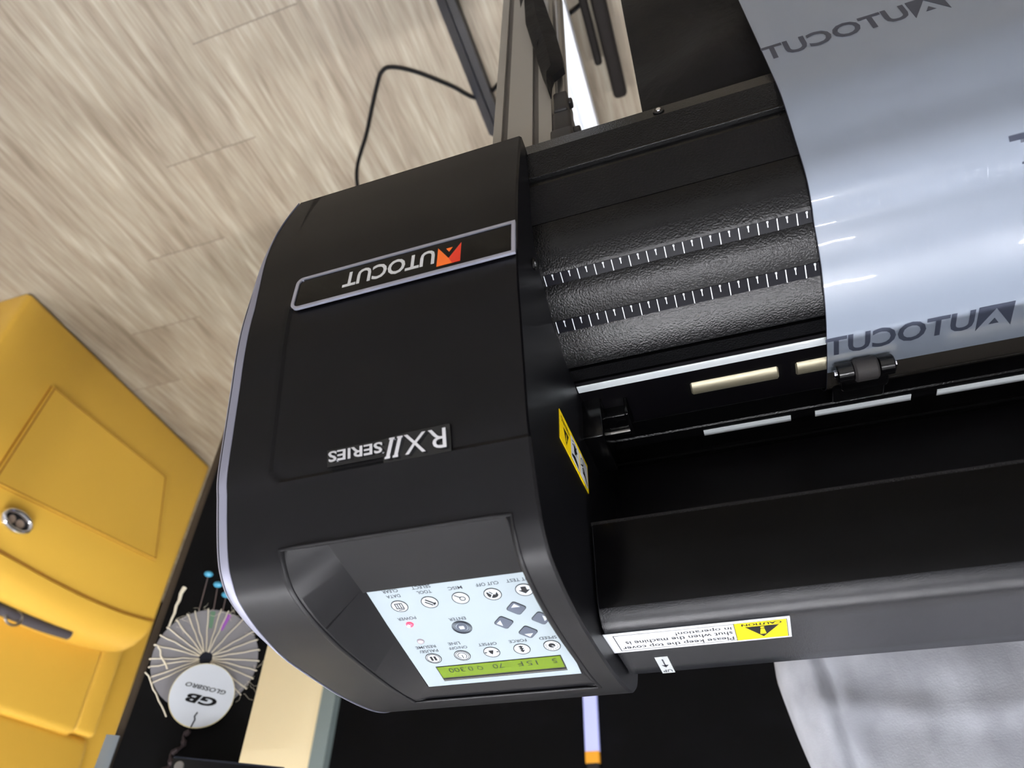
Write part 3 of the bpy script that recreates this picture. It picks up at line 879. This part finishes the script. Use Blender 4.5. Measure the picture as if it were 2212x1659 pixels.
# black media basket hanging below the bed
bk = MB(); rws = []
for i in range(26):
    z = -98 - i * 28; r = []
    for j in range(46):
        x = -74 - j * 14
        r.append((x, -2 + 9 * math.sin(x / 61 + z / 120) * math.sin(z / 95) + 5 * math.sin(x / 23 - z / 40) - 14 * math.exp(-((z + 170) / 40) ** 2), z))
    rws.append(r)
bk.grid(rws)
bk.grid([[(x, y + 3.5, z) for x, y, z in r] for r in rws][::-1])
bk.grid([[r[0] for r in rws], [(r[0][0], r[0][1] + 3.5, r[0][2]) for r in rws]])
bk.build('media_basket', CLOTH, cutter, smooth=60)
MB().tube([(8, -8, -106), (-80, -14, -104), (-719, -14, -104)], 8, 12).build('basket_rail', BARB, cutter)

# ================================================================== FILM
FP_ = [(-38.5, -780), (-38.5, -400), (-38.3, -250), (-38.2, -192), (-38.0, -152), (-37.8, -112), (-37.5, -90), (-36.8, -72), (-34.6, -60), (-30.8, -47), (-27, -36), (-24.2, -27), (-21.2, -18), (-16.8, -10.2), (-11, -4.8), (-6.2, -1.6), (0.6, 1.2), (9, 8.0), (19, 14.6), (26.5, 17.6), (37, 20.9), (50, 23.7), (63, 24.9), (78, 25.6), (90, 25.8), (98, 25.6), (105, 25.2), (114, 24.0), (121, 21.0), (127, 16.5), (131, 12.5), (133, 10.2)]
FC = catmull(FP_, 3.0)
SL = [0.0]
for a, b_ in zip(FC, FC[1:]): SL.append(SL[-1] + math.hypot(b_[0] - a[0], b_[1] - a[1]))
def s_at_y(y):
    for i, (a, b_) in enumerate(zip(FC, FC[1:])):
        if a[0] <= y <= b_[0] and a[1] > -60: return SL[i] + (y - a[0]) / (b_[0] - a[0]) * (SL[i + 1] - SL[i])
    return None
def s_at_z(z):
    for i, (a, b_) in enumerate(zip(FC, FC[1:])):
        if a[1] <= z <= b_[1]: return SL[i] + (z - a[1]) / (b_[1] - a[1]) * (SL[i + 1] - SL[i])
def sM(u, s, h=0):
    for i in range(len(SL) - 1):
        if SL[i] <= s <= SL[i + 1] or i == len(SL) - 2: break
    t = (s - SL[i]) / (SL[i + 1] - SL[i]); a, b_ = FC[i], FC[i + 1]
    d = Vector((b_[0] - a[0], b_[1] - a[1])).normalized()
    return (u, a[0] + (b_[0] - a[0]) * t - d.y * h, a[1] + (b_[1] - a[1]) * t + d.x * h)
film = thing('protective_film_sheet', 'milky translucent film sheet with mirrored grey print feeding out over the front of the cutter', 'film', (-350, -38, -680))
def sheet(i0, i1, name, m, x0, x1):
    f = MB(); rws = []
    n = 60
    for i in range(i0, i1 + 1):
        r = []
        for j in range(n + 1):
            x = x0 + (x1 - x0) * j / n
            w = .1 * math.sin(x / 9.0) * math.sin(SL[i] / 17.0) * math.exp(-((x0 - x) / 60) ** 2)
            r.append(sM(x, SL[i], w))
        rws.append(r)
    f.grid(rws)
    return f.build(name, m, film, smooth=60, recalc=False)
icut = min(range(len(FC)), key=lambda i: abs(FC[i][0] - 98.5) + (0 if FC[i][1] > 0 else 999))
sheet(0, icut, 'milky_sheet', FILM, -149.6, -560)
cs = sheet(icut, len(FC) - 1, 'clear_sheet', FILMC, -149.6, -560)
# thin bright cut edge
eg = MB(); ptsE = [sM(-149.5, s, .0) for s in SL]
eg.tube(ptsE, .22, 5).build('cut_edge', MATS['white_strip'] if False else INKG, film)
def film_print(x_emb, s0, hgt, wid_emb, x_end):
    pm = MB(); s1 = s0 + hgt
    text('UTOCUT', x_emb + wid_emb + 1.5, x_end, s0 + hgt * .02, s0 + hgt * .86, sM, pm, .22, bold=.025, flipv=True)
    def e(a, b_): return (x_emb + a * wid_emb, s0 + (1 - b_) * hgt)
    pm.slab([e(0, 0), e(0, 1), e(.5, 1), e(.5, .85)], sM, .1, .22); pm.slab([e(.5, 1), e(1, 1), e(1, 0), e(.5, .85)], sM, .1, .22)
    pm.slab([e(.36, .2), e(.64, .2), e(.5, .44)], sM, .1, .22)
    pm.build('film_print', PRINTF, film, recalc=False)
# the flipped emblem hangs with its points towards the lower edge
film_print(-245.2, s_at_y(66.6), 18.2, 17.4, -148.8)
film_print(-246.5, s_at_z(-121.5), 19.5, 17.5, -149.2)
film_print(-342.0, s_at_y(-15.7), 18.0, 17.4, -241.5)
film_print(-432.0, s_at_y(66.6), 18.2, 17.4, -334.8)

# ================================================================== FLOOR THINGS
def smooth_path(P, n=8):
    out = []
    Q = [P[0]] + P + [P[-1]]
    for i in range(1, len(Q) - 2):
        p0, p1, p2, p3 = [Vector(q) for q in Q[i - 1:i + 3]]
        for k in range(n):
            t = k / n
            out.append(.5 * ((2 * p1) + (p2 - p0) * t + (2 * p0 - 5 * p1 + 4 * p2 - p3) * t * t + (3 * p1 - p0 - 3 * p2 + p3) * t ** 3))
    out.append(Vector(P[-1])); return out
z = -896.3
cp = [(640, 760, z), (520, 560, z), (508, 393, z), (430, 290, z), (372, 218, z), (352, 199, z), (332, 198, z), (296, 219, z), (247, 262, z), (213, 297, z), (176, 292, z), (110, 245, z), (70, 232, z), (30, 217, -896), (-14, 199, z), (-60, 160, z), (-180, 40, z)]
tag(MB().tube(smooth_path(cp), 3.4, 10).build('power_cord', CORD), 'thin black power cord bent in a loop across the wood plank floor', 'cord')
fb = thing('floor_bar', 'straight black metal bar lying on the floor between the cord loop and the aluminium leg', 'metal bar', (205, 0, -900))
MB().add([(212, -420, -896), (215.5, 372, -896), (196, 372, -872), (193, -420, -872), (191.5, -420, -896), (195, 372, -896)], [(0, 1, 2, 3), (3, 2, 5, 4), (0, 4, 5, 1), (0, 3, 4), (1, 5, 2)]).add([(193, -420, -872), (196, 372, -872), (190, 372, -900), (187, -420, -900), (213, -420, -900), (216, 372, -900)], [(0, 1, 2, 3), (3, 2, 5, 4)]).build('bar', [BARG], fb, smooth=10)
MB().box(180, 193.2, -420, 372, -900, -874).build('bar_flange', BARB, fb)
MB().bbox(192, 206, 372, 386, -899, -886, 2).build('end_plug', WHITE, fb)

# ================================================================== YELLOW ARMCHAIR
arm = thing('leather_armchair', 'mustard yellow leather armchair seen from the side, with a stitched pocket and a chrome ring', 'armchair', (1560, 800, -900))
AY0, AY1 = 415.0, 1165.0
def ax_(y): return 1391 + (y - 419) * (1461 - 1391) / 740.0
def sA(u, v, h=0): return (ax_(u) - h, u, v)           # on the outer side face: u = y, v = z
def ztop(y):
    t = (y - 660) / 500
    return -352 - 6 * max(0, t) - 38 * max(0, t) ** 3 - (0 if y > 660 else ((660 - y) / 250) ** 2 * 30)
am = MB(); rws = []
ys = [AY0 - 4, AY0, AY0 + 4] + [AY0 + 15 + (AY1 - AY0 - 30) * i / 40 for i in range(41)] + [AY1 - 4, AY1]
RB = 90.0
for y in ys:
    e = 6 if y <= AY0 - 3 else (1.5 if y <= AY0 else 0)
    if y >= AY1 - 1: e = 4
    x0 = ax_(y); zt = ztop(y); r = [(x0 + 150, y, -898), (x0 + 12 + e, y, -898), (x0 + 3 + e, y, -893), (x0 + e, y, -885), (x0 + e, y, -600), (x0 + e, y, zt - 3), (x0 + 3 + e, y, zt), (x0 + e - 1, y, zt + 4)]
    for k in range(1, 10):
        a = math.pi * k / 10
        r.append((x0 + RB - RB * math.cos(a), y, zt + RB * .85 * math.sin(a) - e))
    r += [(x0 + 2 * RB - 8, y, zt), (x0 + 160, y, -600)]
    rws.append(r)
am.grid(rws, 0, True, True)
side_ = am.build('armrest', LEATH, arm, smooth=50)
# stitched pocket on the side
pk = MB()
pin = [(575, -742), (1010, -756), (1086, -534), (840, -508), (560, -472)]
pin = [(572, -738), (1008, -756), (1086, -536), (560, -466)]
pk.slab(pin, sA, -.5, 7)
def grow(P, k):
    c = Vector((sum(p[0] for p in P) / len(P), sum(p[1] for p in P) / len(P))); return [tuple(c + (Vector(p) - c) * k) for p in P]
pko = sub(pk, 'side_pocket', LEATH, side_, smooth=20)
sm = MB()
sm.ring(grow(pin, .985), grow(pin, .97), sA, 6.5, 7.3)
sm.ring(grow(pin, 1.012), grow(pin, 1.0), sA, -.4, .9)
so = sub(sm, 'pocket_stitching', LEATHD, side_)
# long seam just under the roll
sr = MB().tube([sA(y, ztop(y) - 1, .8) for y in ys[1:-1]], 1.6, 6)
sub(sr, 'roll_seam', LEATHD, side_)
# chrome ring
rg = MB(); ec = (656, -421); RA, RBB = 36.0, 19.0
rows = []
for i in range(41):
    t = 2 * math.pi * i / 40; rows.append([sA(ec[0] + (RA + 6 * math.cos(q)) * math.cos(t), ec[1] + (RBB + 6 * math.cos(q)) * math.sin(t), 7 + 8 * math.sin(q)) for q in [2 * math.pi * k / 12 for k in range(12)]])
rg.grid(rows, 0, True)
sub(rg, 'chrome_ring', CHROME, side_)
def oval(c, a, b_, n=24): return [(c[0] + a * math.cos(2 * math.pi * i / n), c[1] + b_ * math.sin(2 * math.pi * i / n)) for i in range(n)]
sk = MB().slab(oval(ec, RA - 3, RBB - 3), sA, .5, 4, 0)
sk.slab(oval((ec[0] - 11, ec[1]), 9, 9), sA, 3, 5, 1); sk.slab(oval((ec[0] + 12, ec[1]), 11, 9), sA, 3, 5, 1)
sub(sk, 'ring_centre', [DARK, MATS['centre_beige']], side_)
# backrest with seam and crease, shell behind it
bk = MB()
def cushion(mb, x0, x1, y0, y1, z0, z1, r=22, puff=0, lean=0):
    bm = bmesh.new(); bmesh.ops.create_cube(bm, size=1)
    for v in bm.verts: v.co = Vector(((x0 + x1) / 2 + v.co.x * (x1 - x0), (y0 + y1) / 2 + v.co.y * (y1 - y0), (z0 + z1) / 2 + v.co.z * (z1 - z0)))
    bmesh.ops.bevel(bm, geom=bm.edges[:], offset=r, segments=4, affect='EDGES', profile=.5)
    bm.verts.index_update()
    vs = []
    for v in bm.verts:
        t = (v.co.z - z0) / (z1 - z0); vs.append((v.co.x, v.co.y + lean * t, v.co.z))
    mb.add(vs, [[v.index for v in f.verts] for f in bm.faces]); bm.free()
bk = MB(); cushion(bk, 1585, 2120, 560, 1128, -840, -118, 18, lean=40)
cushion(bk, 1590, 2120, 1120, 1192, -840, -128, 12, lean=40)
cushion(bk, 1602, 2120, 500, 1235, -128, 260, 22, lean=45)
bko = bk.build('backrest', LEATH, arm, smooth=40)
sh_ = MB(); cushion(sh_, 1640, 2140, 1205, 1330, -860, 240, 20, lean=30); sh_.build('back_shell', LEATH, arm)
se = MB(); cushion(se, 1560, 2140, 430, 1180, -860, -470, 30); se.build('seat', LEATH, arm)
# strap tucked behind the roll
stp = MB(); P = [(1450, 700, -262), (1462, 790, -266), (1476, 880, -272), (1490, 962, -281)]
P = [(1478, 700, -272), (1486, 790, -277), (1494, 880, -283), (1502, 965, -293)]
stp.tube(smooth_path(P, 5), 13, 12)
so_ = stp.build('carry_strap', STRAP, arm)
rr = MB(); rows = []
for i in range(25):
    t = 2 * math.pi * i / 24; rows.append([(1478 + 3 * math.sin(q), 800 + (20 + 3 * math.cos(q)) * math.cos(t), -268 + (15 + 3 * math.cos(q)) * math.sin(t)) for q in [2 * math.pi * k / 8 for k in range(8)]])
rr.grid(rows, 0, True); sub(rr, 'strap_ring', STEEL, so_)

# ================================================================== BLACK POST WITH HANGING THINGS
PH = math.radians(40); PN = Vector((-math.sin(PH), -math.cos(PH), 0)); PT = Vector((math.cos(PH), -math.sin(PH), 0)); PP = Vector((586.05, 453.5, 0))
def sP(u, v, h=0):
    q = PP + PT * u + PN * h; return (q.x, q.y, v)
post = thing('black_post', 'narrow tall black post with a brown side edge, right beside the yellow armchair', 'post', (PP.x + 35, PP.y + 35, -900))
def pbox(u0, u1, v0, v1, h0, h1, m=0, mb=None):
    mb = mb or MB(); vs = [sP(u, v, h) for u in (u0, u1) for v in (v0, v1) for h in (h0, h1)]
    return mb.add(vs, [(0, 1, 3, 2), (4, 6, 7, 5), (0, 4, 5, 1), (2, 3, 7, 6), (0, 2, 6, 4), (1, 5, 7, 3)], m)
pbox(-69, 63.5, -900, 330, -80, 0).build('post_body', POST, post)
pbox(63.5, 72.5, -900, 330, -84, -3).build('edge_strip', POSTB, post)
disc = thing('thread_wrapped_disc', 'clear plastic disc wound with white thread, hanging on the black post', 'hanging ornament', sP(0, -47, 6))
dm = MB(); DC = (0.5, 15.5); DR = 62
dm.ring(circ(DC[0], DC[1], DR, 48), circ(DC[0], DC[1], 8, 48), sP, 4, 5.4, 0)
dmo = dm.build('disc', DISC, disc)
hb = MB().slab(circ(DC[0], DC[1], 7.2, 20), sP, 2, 7.2); hb.build('hub', INKG, disc)
for m_, a0, a1 in ((DISCV, 255, 260), (DISCG, 275, 281)):
    q = MB(); P = [(DC[0] + r * math.cos(math.radians(a)), DC[1] + r * math.sin(math.radians(a))) for r, a in ((38, a0), (60, a0), (60, a1), (38, a1))]
    q.slab(P, sP, 5.2, 5.7); sub(q, 'rainbow_sheen', m_, dmo)
def wob(a, b_, h, n=6, j=.7):
    return [sP(a[0] + (b_[0] - a[0]) * t + random.uniform(-j, j), a[1] + (b_[1] - a[1]) * t + random.uniform(-j, j), h) for t in [i / n for i in range(n + 1)]]
for a in (8, 17, 27, 38, 352, 342, 331, 318, 308, 296, 284, 268, 262, 240, 222, 212, 196, 186, 176, 166, 152, 143):
    aa = math.radians(a + random.uniform(-2, 2)); c, s_ = math.cos(aa), math.sin(aa)
    q = MB(); q.tube(wob((DC[0] + 8 * c, DC[1] + 8 * s_), (DC[0] + 62.6 * c, DC[1] + 62.6 * s_), 6.6), .75, 5)
    e_ = (DC[0] + 62.9 * c, DC[1] + 62.9 * s_); q.tube([sP(e_[0], e_[1], 6.6), sP(e_[0] + c, e_[1] + s_, 5), sP(e_[0], e_[1], 3.4)], .75, 5)
    q.build('thread', THREAD, disc)
q = MB()
q.tube(wob((54.5, -16), (52.8, -69), 7, 6, 1), [1.3, 1.4, 1.6, 1.8, 2.0, 2.4, 3.0], 8)
q.tube(wob((62, 40), (24, 88), 7, 8, 1.2), .9, 6); q.tube(wob((60, 10), (40, 34), 7, 5, 1.5), 1.2, 6)
q.build('loose_thread', THREAD, disc)
fz = MB()
for i in range(46):
    a = math.radians(random.uniform(60, 330)); r0 = DR + random.uniform(-4, 3); c = (DC[0] + r0 * math.cos(a), DC[1] + r0 * math.sin(a))
    fz.tube(wob(c, (c[0] + random.uniform(-14, 14), c[1] + random.uniform(-14, 14)), 7 + random.uniform(-2, 2), 4, 2), .14, 4)
fo = fz.build('thread_fuzz', THREAD, disc); fo['kind'] = 'stuff'
tg = thing('round_tag', 'round white card tag printed with black letters, hanging over the thread-wrapped disc', 'tag', sP(-8, 97, 9))
TC = (-8, 60)
card = MB().slab(circ(TC[0], TC[1], 36.5, 48), sP, 11.2, 13.4, 0).build('card', [TAGW], tg)
sub(MB().ring(circ(TC[0], TC[1], 36.9, 48), circ(TC[0], TC[1], 36.3, 48), sP, 11.0, 13.6), 'card_edge', TAGE, card)
def sTg(u, v, h=0):                                    # lettering leans a little on the card
    a = math.radians(-6); du, dv = u - TC[0], v - TC[1]
    return sP(TC[0] + du * math.cos(a) - dv * math.sin(a), TC[1] + du * math.sin(a) + dv * math.cos(a), 13.4 + h)
lt = MB(); text('GLOSSBRO', -33, 15, 49.5, 54.5, sTg, lt, .15, bold=.02, shear=.25)
text('GB', -27, 8.5, 60.5, 71, sTg, lt, .15, bold=.04, shear=.25)
sub(lt, 'card_lettering', INK, card)
sub(MB().stroke([(-8.5, 80), (-6.5, 84.5), (-8, 88), (-7, 92), (-6, 96.5)], 1.6, sP, 13.9), 'card_slot', INKG, card)
cb = MB(); cb.tube([sP(-6 + 3 * math.sin(i * .9) + i * 1.1, 99 + i * 3.0, 6 + 2 * math.cos(i * 1.8)) for i in range(17)], [2.6 + 1.2 * math.sin(i * 1.8) for i in range(17)], 8)
cb.build('hanging_cord', BRAID, tg)
for a, b_, c, d_ in ((28.4, -92, 26, -40), (13, -80, 8, -38), (-1, -68, -3, -40)):
    t = thing('beaded_pin', {28.4: 'thin hanging stem with a blue bead, the one furthest from the cutter', 13: 'thin hanging stem with a blue bead, middle one of the row', -1: 'thin hanging stem with a blue bead, the one nearest the cutter cap'}[a], 'ornament', sP(a, b_, 4), 'blue beaded stems above the disc')
    MB().tube([sP(a, b_, 5), sP(c, d_, 3)], .7, 6).build('stem', PINS, t)
    q = MB(); rows = []
    for i in range(9):
        p = math.pi * i / 8; rows.append([sP(a + (6 * math.sin(p) + .01) * math.cos(t_), b_ - 4 * math.cos(p), 6 + (5 * math.sin(p) + .01) * math.sin(t_)) for t_ in [2 * math.pi * k / 14 for k in range(14)]])
    q.grid(rows, 0, True, True).build('bead', PINB, t)
ts = thing('black_tray', 'black tray edge with a small round knob clipped to the top of the post', 'tray', sP(-40, 128, 20))
pbox(-118, 0, 138, 150, 1, 60).build('tray_body', PLAST_D, ts)
pbox(-118, 0, 136.6, 138.2, 58, 61).build('tray_rim', INKG, ts)
MB().cyl(sP(-8, 146, 62), tuple(PN), 5, 5, 20, 0, 1).build('knob', STEEL, ts)
tag(pbox(66, 80, 112, 170, -1, 8).build('plastic_clip', CLEARP), 'small clear plastic clip on the post edge next to the armchair', 'clip')

# ================================================================== BACKGROUND LIGHT AND FABRIC
ll = thing('strip_light', 'vertical pale lilac strip light with an amber end on the black wall', 'lamp', (461, 2000, -900))
MB().box(441, 483, 1992, 2008, -880, -203).build('diffuser', STRIPL, ll)
MB().box(441, 483, 1990, 2008, -203, -172).build('end_cap', AMBER, ll)
MB().box(444, 480, 1994, 2008, -172, -120).build('bracket', BARB, ll)
# crumpled grey fabric behind the cutter
gf = MB(); rws = []
def fold(x, z):
    arch = z - (104 + 16 * math.cos((x + 250) / 75.0))     # arch line
    y = 2.2 * math.exp(-(arch / 12) ** 2)
    k = 1 / (1 + math.exp(-arch / 10.0))
    y += k * (4.2 * math.sin(x / 13.0 + z / 34.0 + 2 * math.sin(z / 47.0)) * math.exp(-((x + 190) / 70) ** 2) + 1.3 * math.sin(x / 21.0 - z / 26.0) - 1)
    y += (1 - k) * (1.0 * math.sin(x / 31.0 + z / 27.0) + .3 * math.sin(z / 12.0 + x / 50.0))
    y += 4 * math.exp(-((x + 118 + z * .05) / 5) ** 2) - 6 * math.exp(-((x + 130 + z * .07) / 6) ** 2)
    return y
for i in range(90):
    z = -260 + i * 7; r = []
    xl = -92.5 - max(0, z - 60) * .16 + 5 * math.sin(z / 60)
    for j in range(150):
        t = j / 149; x = xl - t * 560
        e = (x - xl) / -60.0
        rnd = 70 * (1 - math.sqrt(max(0, 1 - (1 - min(1, e)) ** 2)))
        r.append((x, 500 + rnd - fold(x, z), z))
    r += [(xl - 560, 720, z), (xl - 280, 760, z), (xl - 40, 700, z)]
    rws.append(r)
gf.grid(rws, 0, True, True)
tag(gf.build('crumpled_fabric', GREY, smooth=80), 'pale grey crumpled soft fabric bulging up behind the cutter cover', 'fabric')
# low black bench the fabric is draped on
bn = thing('black_bench', 'low black bench under the grey fabric, hidden behind the cutter', 'bench', (-380, 620, -900))
MB().bbox(-640, -110, 520, 740, -300, -262, 8).build('bench_top', WALLB, bn)
for x in (-610, -140):
    for y in (545, 715): MB().box(x - 15, x + 15, y - 15, y + 15, -900, -300).build('leg', BARB, bn)
